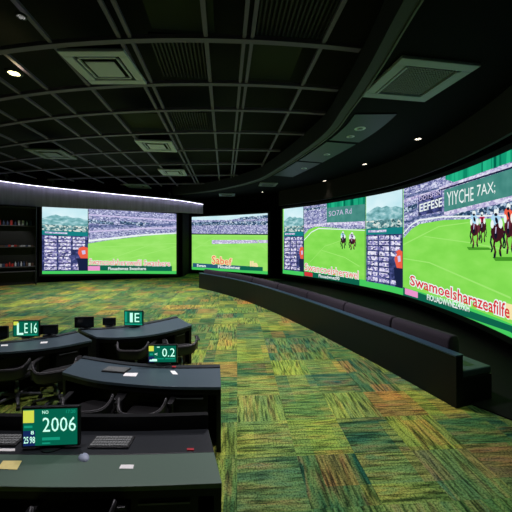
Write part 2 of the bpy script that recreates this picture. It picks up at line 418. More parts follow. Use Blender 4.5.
class Disp:
    def __init__(s, surf): s.s = surf; s.bm = bmesh.new(); s.uv = s.bm.loops.layers.uv.new('UVMap'); s.m = []
    def mi(s, name):
        if name not in s.m: s.m.append(name)
        return s.m.index(name)
    def face(s, pts, m, lift):
        r = [s.s.at(x, y, .01+lift*.004) for x, y in pts]
        try: f = s.bm.faces.new([s.bm.verts.new(c) for c, _ in r])
        except ValueError: return
        f.material_index = s.mi(m)
        for lp, (c, sl) in zip(f.loops, r): lp[s.uv].uv = (sl, c.z)
    def strip(s, top, bot, m, lift, step=4):
        def ev(P, x):
            if callable(P): return P(x)
            for (a, b), (c, d) in zip(P, P[1:]):
                if a <= x <= c: return b+(d-b)*(x-a)/(c-a)
            return P[-1][1] if x > P[-1][0] else P[0][1]
        ref = top if not callable(top) else bot
        x0, x1 = ref[0][0], ref[-1][0]; n = max(1, int(round((x1-x0)/step)))
        xs = sorted(set([x0+(x1-x0)*k/n for k in range(n+1)]+[p[0] for P in (top, bot) if not callable(P) for p in P if x0 <= p[0] <= x1]))
        for a, b in zip(xs, xs[1:]): s.face([(a, ev(top, a)), (b, ev(top, b)), (b, ev(bot, b)), (a, ev(bot, a))], m, lift)
    def text(s, body, p0, p1, h0, h1, m, lift, off=0.0, lean=0):
        vs, fs = text_polys(body, off); ref, _ = text_polys(body, 0.0)
        w_ = max(v.x for v in ref); hh = .7
        def mp(v):
            u = v.x/w_; h = h0+(h1-h0)*u; return (p0[0]+(p1[0]-p0[0])*u, p0[1]+(p1[1]-p0[1])*u-v.y/hh*h)
        for f in fs: s.face([mp(vs[i]) for i in f], m, lift)
    def done(s, parent, name='display'):
        return link_mesh(name, s.bm, s.m, parent)

def info(d, x0, x1, top, bot, rows=9, cols=3, fig=True):
    """info panel: hills on top, results table below; u,v 0..1 inside the panel"""
    def q(u, v): x = x0+(x1-x0)*u; return (x, top(x)+(bot(x)-top(x))*v)
    def st(v0, v1, m, l, u0=0, u1=1):
        n = 5
        for k in range(n):
            a = u0+(u1-u0)*k/n; b = u0+(u1-u0)*(k+1)/n; d.face([q(a, v0), q(b, v0), q(b, v1), q(a, v1)], m, l)
    st(0, .38, 's_sky', 1)
    pk = [0, .2], [.12, .17], [.2, .15], [.3, .13], [.42, .155], [.55, .14], [.66, .165], [.8, .16], [1, .19]
    for (a, va), (b, vb) in zip(pk, pk[1:]): d.face([q(a, va), q(b, vb), q(b, .33), q(a, .33)], 's_hill', 2)
    st(.29, .38, 's_town', 3)
    st(.38, .45, 's_teal', 3); st(.45, 1, 's_table', 3)
    st(.40, .425, 's_crowd_light', 4, .06, .55)
    for r in range(rows):
        v = .465+.53*r/rows*1.0
        for c in range(cols):
            u = .05+.93*c/cols
            if fig and c == cols-1 and 3 < r < 8:
                continue
            d.face([q(u, v), q(u+.93/cols-.045, v), q(u+.93/cols-.045, v+.38/rows), q(u, v+.38/rows)], 's_rows', 5)
    if fig:
        d.face([q(.8, .64), q(.9, .61), q(1, .63), q(1, .82), q(.84, .8), q(.78, .72)], 's_orange', 6)
        d.face([q(.76, .8), q(1, .8), q(1, 1), q(.8, 1)], 's_navy', 6)
        d.face([q(.86, .68), q(.94, .67), q(.95, .73), q(.88, .74)], 's_lav', 7)

def horse(d, cx, top, bot, w_, m, silk, lift, lean=0, cap='s_white'):
    """racing horse and jockey coming towards the viewer, as seen on the picture"""
    h = bot-top
    P = lambda u, v: (cx+(u+lean*v)*w_, top+v*h)
    def ell(u, v, a, b, mm, l, rot=0, n=12):
        pts = []
        for k in range(n):
            t = 2*PI*k/n; x, y = a*math.cos(t), b*math.sin(t)
            pts.append(P(u+x*math.cos(rot)-y*math.sin(rot), v+x*math.sin(rot)+y*math.cos(rot)))
        d.face(pts, mm, l)
    def limb(pts, k, mm, l):
        for (a, b), (c, e) in zip(pts, pts[1:]): d.face([P(a-k, b), P(a+k, b), P(c+k*.75, e), P(c-k*.75, e)], mm, l)
    limb([(-.34, .52), (-.4, .66), (-.3, .8), (-.36, .88)], .055, 's_dark', lift)
    limb([(.3, .5), (.36, .64), (.3, .76), (.38, .8)], .05, 's_dark', lift)
    limb([(-.14, .58), (-.2, .74), (-.12, .86), (-.16, 1)], .065, m, lift+1)
    limb([(.14, .58), (.22, .72), (.14, .84), (.2, .97)], .065, m, lift+1)
    limb([(-.14, .9), (-.17, 1.0)], .06, 's_dark', lift+2); limb([(.15, .88), (.2, .97)], .06, 's_dark', lift+2)
    ell(0, .44, .38, .21, m, lift+1); ell(-.05, .5, .26, .17, 's_horse', lift+2)
    limb([(.04, .26), (-.02, .38), (-.05, .5)], .13, m, lift+3); ell(-.06, .5, .09, .1, 's_dark', lift+4)
    limb([(-.03, .34), (-.06, .48)], .03, 's_lav', lift+5)
    ell(-.02, .2, .33, .13, silk, lift+3, .15); ell(.22, .27, .12, .1, 's_white', lift+4); ell(-.26, .28, .1, .09, 's_white', lift+4)
    ell(-.02, .03, .14, .07, cap, lift+5); ell(-.03, .075, .1, .035, 's_dark', lift+6)
    ell(.0, .2, .1, .06, 's_dark', lift+5, .5)

def screen(name, surf_path, zb, zt, label, frame=.13):
    root = empty(name, (surf_path[len(surf_path)//2].x, surf_path[len(surf_path)//2].y, 0), 0, label, 'screen')
    inv = Matrix.Translation(-root.location)
    bm = bmesh.new()
    b0 = lambda t: val(zb, t)-frame; b1 = lambda t: val(zt, t)+frame
    ribbon(bm, surf_path, 0, .16, lambda t: b0(t), lambda t: b1(t))
    ribbon(bm, surf_path, -.04, 0, lambda t: b0(t), lambda t: val(zb, t)); ribbon(bm, surf_path, -.04, 0, lambda t: val(zt, t), lambda t: b1(t))
    for sgn in (0, 1):
        e = surf_path[:2] if sgn == 0 else surf_path[-2:]
        dd = (e[0]-e[1]).normalized() if sgn == 0 else (e[1]-e[0]).normalized(); p = e[0] if sgn == 0 else e[1]
        seg = [p, p+dd*frame] if sgn else [p+dd*frame, p]
        tt = sgn
        ribbon(bm, seg, -.04, .16, b0(tt), b1(tt))
    o = link_mesh('frame', bm, 'black_panel', root); o.data.transform(inv)
    return root, inv

# --- right wraparound screen
ZB, ZT = .4, 4.25
rootR, invR = screen('led_screen', SCR_R, ZB, ZT, 'very wide curved video wall on the right, showing two racehorses up close on green turf')
S = Surf(SCR_R); D = Disp(S)
XE = S.R[-1]
topR = lambda x: S.lim(ZT, x); botR = lambda x: S.lim(ZB, x)
D.strip([(283, 0), (XE, 0)] and [(x, topR(x)) for x in [283+(XE-283)*k/60 for k in range(61)]], botR, 's_turf', 0)
# bright green lower edge
ed = lambda x: botR(x)-.28*F/S.at(x, HY, 0)[0].y
D.strip([(x, ed(x)) for x in [283+(XE-283)*k/60 for k in range(61)]], botR, 's_edge', 1)
# video picture at the right end
D.strip([(404, topR(404)), (420, topR(420)), (448, topR(448)), (470, topR(470)), (490, topR(490)), (512, topR(512)), (560, topR(560)), (XE, topR(XE))],
        [(404, 238), (412, 229), (420, 224), (444, 220), (471, 219), (512, 218), (XE, 216)], 's_crowd', 1)
D.strip([(446, topR(446)), (470, topR(470)), (490, topR(490)), (512, topR(512)), (560, topR(560)), (XE, topR(XE))],
        [(446, 179.5), (455, 182), (512, 162), (560, 145), (XE, 118)], 's_roof', 2)
D.strip([(404, 200), (446, 185), (512, 163.5), (XE, 120)], [(404, 203), (446, 188), (512, 167), (XE, 126)], 's_crowd_light', 3)
D.strip([(440, 189.5), (512, 167), (XE, 126)], [(440, 191), (512, 169), (XE, 129)], 's_navy', 4)
D.strip([(445, 190), (512, 169), (XE, 129)], [(445, 212), (512, 196), (XE, 176)], 's_sign', 4)
D.text('YIYCHE', (448, 206), (475, 200.5), 14, 14, 's_white', 6, .0)
D.text('7AX;', (478, 196.5), (497, 192), 11.5, 11, 's_white', 6, .0)
D.strip([(445, 212), (512, 196), (XE, 176)], [(445, 216), (512, 201), (XE, 183)], 's_crowd_light', 5)
D.strip([(455, 214), (512, 202), (XE, 184)], [(455, 218), (512, 212), (XE, 205)], 's_crowd_dark', 5)
D.strip([(419, 197), (443, 189)], [(419, 216), (443, 211)], 's_table', 4)
D.text('DOTSFISN', (420, 201.5), (442, 194.5), 4.5, 5, 's_lav', 6, .01)
D.text('EEFESE', (420, 212), (443, 206), 7.5, 8.5, 's_white', 6, .02)
D.strip([(405, 208), (418, 203)], [(405, 213), (418, 208)], 's_crowd_dark', 4)
D.strip([(404, 233), (412, 224), (420, 219.5), (444, 216), (471, 215.5), (512, 214.5), (XE, 212)], [(404, 234.5), (412, 225.5), (420, 221), (444, 217.5), (471, 217), (512, 216), (XE, 214)], 's_white', 6)
D.strip([(404, 244), (440, 226), (470, 222)], [(404, 245.5), (440, 227), (470, 223)], 's_line', 6)
D.strip([(404, 258), (430, 262), (512, 297)], [(404, 259), (430, 263.2), (512, 299)], 's_line', 3)
D.strip([(425, 236), (470, 242), (512, 250)], [(425, 236.8), (470, 243), (512, 251.5)], 's_line', 3)
D.strip([(405, 214), (419, 208)], [(405, 216), (419, 210)], 's_tier', 4)
D.strip([(405, 221), (419, 216), (445, 213)], [(405, 224), (419, 219), (445, 215)], 's_tier', 4)
D.strip([(405, 196), (419, 192), (440, 187)], [(405, 199), (419, 195), (440, 189)], 's_tier', 4)
# shadows on the turf and horses
D.face([(468, 247), (490, 247.5), (494, 250), (470, 250)], 's_shadow', 5); D.face([(494, 257), (520, 257), (522, 261), (497, 261)], 's_shadow', 5)
horse(D, 477.5, 212, 248, 13, 's_horse2', 's_silkblue', 10); horse(D, 484, 213, 243, 9, 's_horse', 's_silkred', 2)
horse(D, 501, 211, 258, 18, 's_horse', 's_silkblue', 14); horse(D, 512, 205, 254, 15, 's_horse2', 's_orange', 7)
horse(D, 530, 206, 262, 18, 's_horse2', 's_silkblue', 22)
# captions
cap = lambda x: 287+(x-404)*.355
D.strip([(404, 287), (XE, cap(XE))], [(404, 295.5), (512, 332), (XE, 386)], 's_banner', 6)
D.face([(406, 288), (419, 292), (419, 298), (406, 294)], 's_pink', 8)
D.text('FIOUADWVNEZ4990H', (428, 299.5), (471, 312), 5.5, 7, 's_white', 8, .02)
for o_, m_, l_ in ((.08, 's_white', 7), (.015, 's_red', 9)):
    D.text('Swamoelsharazeafilfe', (411, 284.5), (512, 318.5), 9.5, 14, m_, l_, o_)
D.face([(508, 303), (520, 306), (520, 322), (508, 318)], 's_cream', 8)
# info panel 2 (366-403)
b2 = lambda x: ed(x)+1
D_top = topR
info(D, 366.5, 403.5, topR, b2)
# video 1 (304-366)
D.strip([(x, topR(x)) for x in (304, 320, 335, 350, 366)], [(304, 235), (309, 229.5), (316, 226.5), (330, 227.5), (345, 229), (366, 229)], 's_crowd', 1)
D.strip([(327, topR(327)), (345, topR(345)), (366, topR(366))], [(327, 211), (366, 206)], 's_roof', 2)
D.strip([(327, 208), (366, 204)], [(327, 223), (366, 221)], 's_sign', 3)
D.text('SO7A Rd', (329, 216.5), (352, 213.5), 5, 5.5, 's_lav', 5, 0)
D.strip([(304, 225), (330, 222.5), (366, 221.5)], [(304, 228), (330, 225), (366, 225)], 's_crowd_light', 4)
D.strip([(304, 209), (326, 206)], [(304, 211), (326, 208)], 's_crowd_dark', 4)
D.strip([(304, 240), (312, 231.5), (319, 228), (330, 228.5), (366, 230)], [(304, 241), (312, 232.5), (319, 229), (330, 229.3), (366, 230.8)], 's_white', 5)
D.strip([(310, 262), (325, 246), (345, 239)], [(310, 262.6), (325, 246.6), (345, 239.6)], 's_line', 3)
D.strip([(322, 250), (345, 257), (360, 266)], [(322, 250.6), (345, 257.8), (360, 267)], 's_line', 3)
horse(D, 344, 232, 249, 7, 's_dark', 's_silkblue', 6); horse(D, 353.5, 233, 250, 9, 's_horse2', 's_lav', 12)
D.strip([(304, 271), (360, 279.5)], [(304, 276.5), (360, 286)], 's_banner', 5)
D.face([(305, 271.5), (313, 273), (313, 276.8), (305, 275.5)], 's_red', 7)
D.text('Flouadwnez90', (319, 277), (340, 280.2), 3, 3.4, 's_white', 7, .02)
for o_, m_, l_ in ((.06, 's_white', 6), (.0, 's_orange', 8)):
    D.text('Swancoelsherawel', (305, 270), (359, 279), 7, 8, m_, l_, o_)
info(D, 284, 304.3, topR, b2)
# pillar lines between panels
for xx in (304.2, 366, 403.8):
    D.face([(xx-.25, topR(xx)), (xx+.25, topR(xx)), (xx+.25, ed(xx)), (xx-.25, ed(xx))], 's_navy', 9)
D.done(rootR).data.transform(invR)

# --- left screen
pxL0, pxL1 = 42.3, 176.3
def zl(t, a, b): return a+(b-a)*t
rootL, invL = screen('led_screen', SCR_L, lambda t: .51-.28*t, lambda t: 4.35-.28*t, 'wide flat video wall at far left beside the shelves, showing stands over empty green turf')
S = Surf(SCR_L); D = Disp(S); R0, R1 = S.R[0], S.R[-1]
tz = lambda a, b: (lambda x: S.lim(a+(b-a)*(x-R0)/(R1-R0), x))
tL = tz(4.35, 4.07); bL = tz(.51, .23)
xs = [R0+(R1-R0)*k/24 for k in range(25)]
D.strip([(x, tL(x)) for x in xs], bL, 's_turf_pale', 0)
D.strip([(x, bL(x)-3) for x in xs], bL, 's_edge', 1)
D.strip([(88.5, tL(88.5)), (R1, tL(R1))], [(88.5, 243.5), (110, 240), (140, 236.5), (160, 234.5), (R1, 234)], 's_crowd', 1)
D.strip([(88.5, 219), (114, 222)], [(88.5, 223), (114, 225)], 's_crowd_dark', 2)
D.strip([(120, 221), (150, 223)], [(120, 224), (150, 227)], 's_crowd_dark', 2)
D.strip([(88.5, 214), (R1, 220)], [(88.5, 215.4), (R1, 221.2)], 's_lav', 2)
D.strip([(88.5, 225.5), (140, 224.5), (R1, 223)], [(88.5, 228), (140, 227), (R1, 225.3)], 's_tier', 2)
D.strip([(88.5, 231), (140, 228), (R1, 227)], [(88.5, 232.5), (140, 229.4), (R1, 228.3)], 's_lav', 2)
D.strip([(88.5, 240), (140, 234.5), (R1, 232.5)], [(88.5, 242), (140, 236), (R1, 233.6)], 's_white', 3)
D.strip([(95, 247), (R1, 243)], [(95, 247.6), (R1, 243.8)], 's_line', 3)
D.strip([(100, 262), (140, 248), (160, 241)], [(100, 262.8), (140, 248.8), (160, 241.6)], 's_line', 3)
D.strip([(130, 258), (R1, 246)], [(130, 258.7), (R1, 246.7)], 's_line', 3)
D.strip([(88.5, 265), (172, 266)], [(88.5, 270.5), (172, 271)], 's_banner', 4)
D.face([(87, 266), (100, 266), (100, 270.5), (87, 270.5)], 's_pink', 5)
D.text('Flouadwnez Swanhere', (108, 270), (146, 270), 3, 3, 's_white', 5, .02)
for o_, m_, l_ in ((.06, 's_white', 6), (.0, 's_orange', 8)):
    D.text('Swancoelsherawefil Swanhere', (89, 264.5), (170, 266), 6, 5.5, m_, l_, o_)
info(D, R0, 88, tL, lambda x: bL(x)-3, rows=10, cols=3)
D.face([(87.9, tL(88)), (88.5, tL(88.3)), (88.5, 244), (87.9, 244)], 's_dark', 8)
D.done(rootL).data.transform(invL)

# --- centre screen
rootC, invC = screen('led_screen', SCR_C, .27, 4.06, 'smallest video wall in the middle recess, showing an empty pitch and packed stands')
S = Surf(SCR_C); D = Disp(S); R0, R1 = S.R[0], S.R[-1]
tC = lambda x: S.lim(4.06, x); bC = lambda x: S.lim(.27, x)
xs = [R0+(R1-R0)*k/16 for k in range(17)]
D.strip([(x, tC(x)) for x in xs], bC, 's_turf_pale', 0)
D.strip([(x, bC(x)-3) for x in xs], bC, 's_edge', 1)
D.strip([(x, tC(x)) for x in xs], [(R0, 234), (R1, 235)], 's_crowd', 1)
D.strip([(x, tC(x)) for x in xs], [(R0, 220), (230, 220), (245, 217), (R1, 217)], 's_sky', 2)
D.strip([(240, 217.5), (R1, 215)], [(240, 220), (R1, 218)], 's_crowd_dark', 3)
D.strip([(R0, 222), (R1, 221)], [(R0, 225.5), (R1, 225)], 's_crowd_dark', 2)
D.strip([(R0, 233.5), (R1, 234)], [(R0, 234.5), (R1, 235)], 's_dark', 3)
D.strip([(212, 240), (R1, 240)], [(212, 244), (R1, 243)], 's_crowd_light', 2)
D.strip([(R0, 235), (R1, 235.5)], [(R0, 236), (R1, 236.6)], 's_line', 2)
D.strip([(194, 249), (215, 237)], [(194, 249.8), (215, 237.5)], 's_line', 3)
D.strip([(255, 238), (267, 250)], [(255, 238.8), (267, 251.2)], 's_line', 3)
D.strip([(200, 245.5), (R1, 244)], [(200, 246), (R1, 244.6)], 's_line', 3)
D.strip([(193, 263), (263, 267)], [(193, 267), (263, 271)], 's_bannerblue', 4)
D.strip([(240, 266), (263, 267)], [(240, 270), (263, 271)], 's_banner', 5)
D.text('Flouadwnez', (218, 267.8), (240, 269), 2.8, 2.8, 's_white', 6, .03)
D.text('Swan', (197, 266.5), (206, 267), 2.4, 2.4, 's_white', 6, .03)
for o_, m_, l_ in ((.08, 's_cream', 6), (.0, 's_orange', 8)):
    D.text('Sabef', (212, 263.5), (232, 265), 8, 6.5, m_, l_, o_)
D.text('lla', (250, 266), (258, 266.5), 5, 5, 's_cream', 6, .05)
D.done(rootC).data.transform(invC)

# ------------------------------------------------------------------ curved sofa
so = empty('curved_sofa', (SOFA[10].x, SOFA[10].y, 0), 0, 'long curved black bench sofa with low panel back, facing the right video wall', 'sofa')
inv = Matrix.Translation(-so.location)
def sp(name, bm, m, bevel=0, smooth=False):
    o = link_mesh(name, bm, m, so, smooth, bevel); o.data.transform(inv); return o
bm = bmesh.new(); ribbon(bm, SOFA, -.13, 0, 0, .73); sp('back_panel', bm, 'sofa_panel')
bm = bmesh.new(); ribbon(bm, SOFA, -.14, .01, .73, .755); sp('top_rail', bm, 'sofa_cap', .004)
bm = bmesh.new(); ribbon(bm, SOFA, -.72, -.13, .0, .40); sp('seat_base', bm, 'sofa_panel')
nC = 7; ends = [(.018, .115), (.115, .23), (.23, .36), (.36, .5), (.5, .65), (.65, .82), (.82, .985)]
for a_, b_ in ends:
    seg = sub(SOFA, a_+.0015, b_-.0015, 12)
    bm = bmesh.new(); c0, c1 = offset(seg, -.14), offset(seg, -.38)
    R = []
    for p, q in zip(c0, c1):
        prof = []
        for k in range(14):
            an = 2*PI*k/14; u = .5-.5*math.cos(an); h = math.sin(an)
            uu = .5+.5*math.copysign(abs(math.cos(an))**.6, -math.cos(an)); hh = math.copysign(abs(h)**.5, h)
            xy = p.lerp(q, uu); prof.append(bm.verts.new((xy.x, xy.y, .70+.245*hh)))
        R.append(prof)
    for A_, B_ in zip(R, R[1:]):
        for k in range(14): bm.faces.new([A_[k], A_[(k+1)%14], B_[(k+1)%14], B_[k]])
    bm.faces.new(R[0]); bm.faces.new(R[-1])
    o = sp('back_cushion', bm, 'sofa_purple', .02, True)
for a_, b_ in ends:
    a2 = 0.0 if a_ < .02 else a_; seg = sub(SOFA, a2+.001, b_-.001, 10)
    bm = bmesh.new(); ribbon(bm, seg, -.73, -.14, .40, .51); o = sp('seat_cushion', bm, 'sofa_seat', .02)

# ------------------------------------------------------------------ desks
def desk(front, back, label, near=False, drawer='right', panel=0, du_w=3):
    """front/back: photo points of the worktop edge, left to right"""
    f = catmull([at(x, y, .75).xy for x, y in front], 6); b = catmull([at(x, y, .75).xy for x, y in back], 6)
    n = 14; f = sub(f, 0, 1, n); b = sub(b, 0, 1, n)
    c = (f[n//2]+b[n//2])/2
    root = empty('desk', (c.x, c.y, 0), 0, label, 'desk', 'curved betting desks')
    inv = Matrix.Translation(-root.location)
    def lk(nm, bm, m, bev=0):
        o = link_mesh(nm, bm, m, root, bevel=bev); o.data.transform(inv); return o
    def lerp(t): return [p.lerp(q, t) for p, q in zip(f, b)]
    kk = .5 if near else .86
    bm = bmesh.new(); between(bm, lerp(0), lerp(kk), .715, .75); lk('worktop', bm, 'desk_near' if near else 'desk_top', .004)
    bm = bmesh.new(); between(bm, lerp(kk), lerp(1), .70, .765 if not near else .752); lk('rear_ledge', bm, 'ledge', .004)
    bm = bmesh.new(); between(bm, lerp(.86), lerp(.94), 0.0, .70); lk('modesty_panel', bm, 'desk_body')
    if panel:
        bm = bmesh.new(); between(bm, lerp(.97), lerp(1.05), .6, panel); lk('privacy_panel', bm, 'desk_body')
    bm = bmesh.new(); between(bm, lerp(.02), lerp(.06), .655, .715); lk('front_rail', bm, 'desk_body')
    for i, j in ((0, 1), (n, n-1)):
        d = (f[j]-f[i]).normalized()*.05
        bm = bmesh.new(); A_ = [f[i], b[i]]; B_ = [f[i]+d, b[i]+d]; between(bm, [A_[0].lerp(A_[1], .03), A_[0].lerp(A_[1], .97)], [B_[0].lerp(B_[1], .03), B_[0].lerp(B_[1], .97)], 0, .715)
        lk('side_panel', bm, 'desk_body')
    # drawer unit at the right end
    i0, i1 = n-1-du_w, n-1
    L0 = [f[i].lerp(b[i], .08) for i in range(i0, i1+1)]; L1 = [f[i].lerp(b[i], .8) for i in range(i0, i1+1)]
    bm = bmesh.new(); between(bm, L0, L1, .04, .65); du = lk('drawer_unit', bm, 'desk_body', .004)
    q0, q1 = f[i0].lerp(b[i0], .07), f[i1].lerp(b[i1], .07); u = (q1-q0); nn = Vector((u.y, -u.x)).normalized()
    for z in (.60, .40, .21):
        a0 = q0+u*.12; a1 = q0+u*.88
        bm = bmesh.new(); between(bm, [a0+nn*.003, a1+nn*.003], [a0+nn*.022, a1+nn*.022], z, z+.012)
        o = link_mesh('drawer_handle', bm, 'chair_base', du); o.data.transform(inv)
    return root
dA = desk([(62, 372), (92, 379.5), (125, 383.5), (170, 386.5), (221, 387)], [(84, 356.5), (120, 362), (150, 365), (180, 366), (220, 365.5)],
          'curved black desk in the middle, with two white slips and a lit monitor on it')
dB = desk([(97, 337), (118, 337.5), (145, 335.5), (170, 331), (192, 325)], [(78, 329), (105, 328), (135, 324.5), (158, 320.5), (176, 316.5)],
          'curved black desk farthest from the camera, beside the open carpet', du_w=2)
dC = desk([(-70, 352), (-30, 353), (10, 351.5), (55, 347), (92, 340)], [(-60, 343), (-20, 343.5), (15, 341), (50, 336.5), (76, 331.5)],
          'curved black desk at far left edge, behind the nearest desk', du_w=2)
dD = desk([(-90, 482), (-20, 485.5), (60, 487), (140, 486), (222, 483)], [(-60, 428), (0, 429.5), (70, 430), (140, 430), (208, 428)],
          'grey green topped desk nearest the camera, with a yellow note on it', near=True, panel=.875)

# ------------------------------------------------------------------ monitors
def monitor(px, pyb, Y, wd, hg, yaw, label, content=None, zdesk=.765, lit=True):
    X = (px-CX)/F*Y
    z0_ = H-(pyb-HY)/F*Y-zdesk
    z0_ = max(z0_, .02)
    r = empty('monitor', (X, Y, zdesk), yaw, label, 'monitor')
    bm = bmesh.new(); box(bm, -wd/2, wd/2, 0, .03, z0_, z0_+hg); box(bm, -wd*.3, wd*.3, .03, .055, z0_+.03, z0_+hg-.04)
    tilt = Matrix.Rotation(math.radians(-6), 4, 'X')
    link_mesh('casing', bm, 'monitor_body', r, bevel=.005)
    bm = bmesh.new(); box(bm, -.03, .03, .055, .075, 0.01, z0_+hg*.5); link_mesh('stand', bm, 'monitor_body', r, bevel=.004)
    bm = bmesh.new(); lathe(bm, [(.10, 0), (.10, .008), (.03, .016)], 24, 0, .06); link_mesh('base', bm, 'monitor_body', r)
    bz = .016
    if not lit:
        link_mesh('screen', bx(-wd/2+bz, wd/2-bz, -.004, 0, z0_+bz, z0_+hg-bz), 'off_screen', r); return r
    ms = ['m_green', 'm_lite', 'm_yel', 'm_navy', 'm_mid', 'monitor_body']
    bm = bmesh.new(); box(bm, -wd/2+bz, wd/2-bz, -.003, 0, z0_+bz, z0_+hg-bz)
    W, Hh = wd-2*bz, hg-2*bz
    def rc(u0, u1, v0, v1, mi, k=1): box(bm, -W/2+W*u0, -W/2+W*u1, -.003-.0006*k, -.003, z0_+bz+Hh*v0, z0_+bz+Hh*v1, mi)
    def tx(body, u0, u1, v0, v1, mi, k=3, off=.01):
        vs, fs = text_polys(body, off); w_ = max(v.x for v in vs)
        for f in fs:
            try: fc = bm.faces.new([bm.verts.new((-W/2+W*(u0+(u1-u0)*vs[i].x/w_), -.003-.0006*k, z0_+bz+Hh*(v0+(v1-v0)*vs[i].y/.7))) for i in f]); fc.material_index = mi
            except ValueError: pass
    content(rc, tx)
    link_mesh('screen', bm, ms, r)
    return r
def c_table(rc, tx, s='0.2', u0=.45, u1=.95, v0=.42, v1=.88):
    rc(0, .18, .68, 1, 2); rc(.0, .2, 0, .36, 3); rc(.03, .16, .06, .16, 1, 2); rc(.04, .15, .44, .54, 4, 2)
    rc(.3, .4, .9, .95, 1); rc(.3, .55, .18, .24, 4); rc(.6, .95, .18, .24, 4); tx(s, u0, u1, v0, v1, 1, off=0.0)
def cA(rc, tx):
    c_table(rc, tx, '0.2', .48, .96, .34, .86); tx('<', .2, .32, .4, .6, 1); rc(.12, .3, .06, .2, 1, 2)
def cB(rc, tx): rc(.0, .14, .2, 1, 4); rc(.3, .46, .2, .9, 1); tx('E', .52, .84, .22, .9, 1, off=.0); rc(.0, 1, .0, .1, 4); rc(.88, .95, .2, .9, 4)
def cC(rc, tx):
    rc(.0, .2, .75, 1, 2); rc(.14, .22, .1, .9, 1); rc(.14, .4, .08, .22, 1); tx('E', .42, .58, .2, .9, 1, off=.0); tx('16', .64, .96, .2, .9, 1, off=.0); rc(.4, .95, .05, .1, 4)
def cD(rc, tx):
    rc(0, .2, .64, .98, 2); rc(.02, .17, .5, .56, 4, 2); rc(0, .22, 0, .42, 3); tx('98', .12, .22, .08, .26, 1); tx('25', .01, .1, .08, .26, 1); tx('8', .14, .2, .32, .42, 1)
    tx('2006', .35, .98, .38, .78, 1, off=.0); tx('NO', .35, .47, .88, .97, 1); tx('17:20', .78, .97, .88, .97, 4); rc(.35, .68, .14, .22, 4); rc(.35, .5, .04, .08, 4)
monitor(162.5, 364, 3.93, .385, .245, .03, 'small lit green monitor showing 0.2, on the middle desk', cA)
monitor(133.5, 326.5, 5.65, .37, .285, -.05, 'small lit green monitor on the farthest desk', cB)
monitor(26, 339, 5.0, .43, .275, .05, 'lit green monitor on the desk at the left edge', cC)
monitor(50.5, 449, 2.36, .44, .315, .06, 'largest lit green monitor in the foreground with a number of four digits', cD, zdesk=.752)
monitor(47.5, 334.5, 5.08, .32, .16, .1, 'black switched off monitor right of the lit one on the left edge desk', None, lit=False)
monitor(84, 330, 5.52, .33, .2, .15, 'black switched off monitor at the left end of the farthest desk', None, lit=False)
monitor(109, 327, 5.68, .24, .14, .05, 'smallest black switched off monitor, just left of the lit one on the farthest desk', None, lit=False)
monitor(-2, 339, 4.92, .3, .2, .1, 'black switched off monitor cut by the left edge of the photo', None, lit=False)

# ------------------------------------------------------------------ things on the desks
def flat(name, pts, z, th, m, label, cat, group=None):
    P = [at(x, y, z) for x, y in pts]; c = sum(P, Vector())/len(P); bm = bmesh.new()
    lo = [bm.verts.new((p.x-c.x, p.y-c.y, 0)) for p in P]; hi = [bm.verts.new((p.x-c.x, p.y-c.y, th)) for p in P]
    bm.faces.new(lo); bm.faces.new(hi); n = len(P)
    for i in range(n): bm.faces.new([lo[i], lo[(i+1)%n], hi[(i+1)%n], hi[i]])
    o = link_mesh(name, bm, m); o.location = (c.x, c.y, z); return tag(o, label, cat, group)
flat('paper_slip', [(125, 373), (138, 373), (136, 376.5), (123, 376)], .7505, .002, 'paper', 'white paper slip lying in the centre of the middle desk', 'paper')
flat('paper_slip', [(170, 371), (175, 371), (178, 374.5), (173, 374.5)], .7505, .003, 'paper', 'small white paper slip below the lit monitor on the middle desk', 'paper')
flat('yellow_note', [(3, 461), (22, 461), (17, 470), (-3, 469)], .7505, .003, 'paper_yellow', 'pale yellow note sheet on the nearest desk', 'paper')
flat('paper_slip', [(41, 342), (48, 341.6), (47, 343.2), (40, 343.6)], .7505, .003, 'paper', 'white paper slip on the desk at the left edge', 'paper')
flat('paper_slip', [(121, 465), (134, 465), (133, 469), (119, 469)], .7505, .003, 'paper', 'white paper slip on the right half of the nearest desk', 'paper')
flat('paper_strip', [(-4, 449), (15, 449), (15, 451.5), (-4, 451.5)], .7525, .004, 'paper', 'narrow white strip in front of the keyboard on the nearest desk', 'paper strip')
flat('betting_pen', [(187, 449), (194, 449), (194, 451), (187, 451)], .7525, .008, 'red_plastic', 'short red pen on the nearest desk', 'pen')
flat('betting_pen', [(172, 366.6), (176, 366.6), (176, 367.6), (172, 367.6)], .766, .008, 'red_plastic', 'short red pen beside the monitor on the middle desk', 'pen')
flat('paper_slip', [(0, 331), (0, 334.5), (6.5, 334.5), (6.5, 331)] if False else [(1, 345), (8, 344.5), (8, 346), (1, 346.4)], .7505, .003, 'paper', 'white paper slip at the left end of the left edge desk', 'paper')

def keyboard(pts, z, label):
    P = at(pts[0][0], pts[0][1], z); Q = at(pts[1][0], pts[1][1], z); c = (P+Q)/2; wd = (Q-P).length; dp = .14
    r = empty('keyboard', c, math.atan2(Q.y-P.y, Q.x-P.x), label, 'keyboard')
    link_mesh('body', bx(-wd/2, wd/2, -dp/2, dp/2, 0, .015), 'keyboard', r, bevel=.003)
    bm = bmesh.new()
    for i in range(13):
        for j in range(4):
            x = -wd/2+.012+(wd-.024)*i/13; y = -dp/2+.012+(dp-.02)*j/4
            box(bm, x, x+(wd-.024)/13-.004, y, y+.022, .015, .021)
    o = link_mesh('keys', bm, 'key', r); o['label'] = 'grey block of keys'; return r
keyboard([(-26, 441), (22, 441)], .7525, 'black keyboard with grey keys left of the nearest monitor')
keyboard([(92, 443), (132, 443)], .7525, 'black keyboard to the right of the nearest monitor')
keyboard([(105, 369.5), (128, 371.3)], .7505, 'black keyboard on the left half of the middle desk')
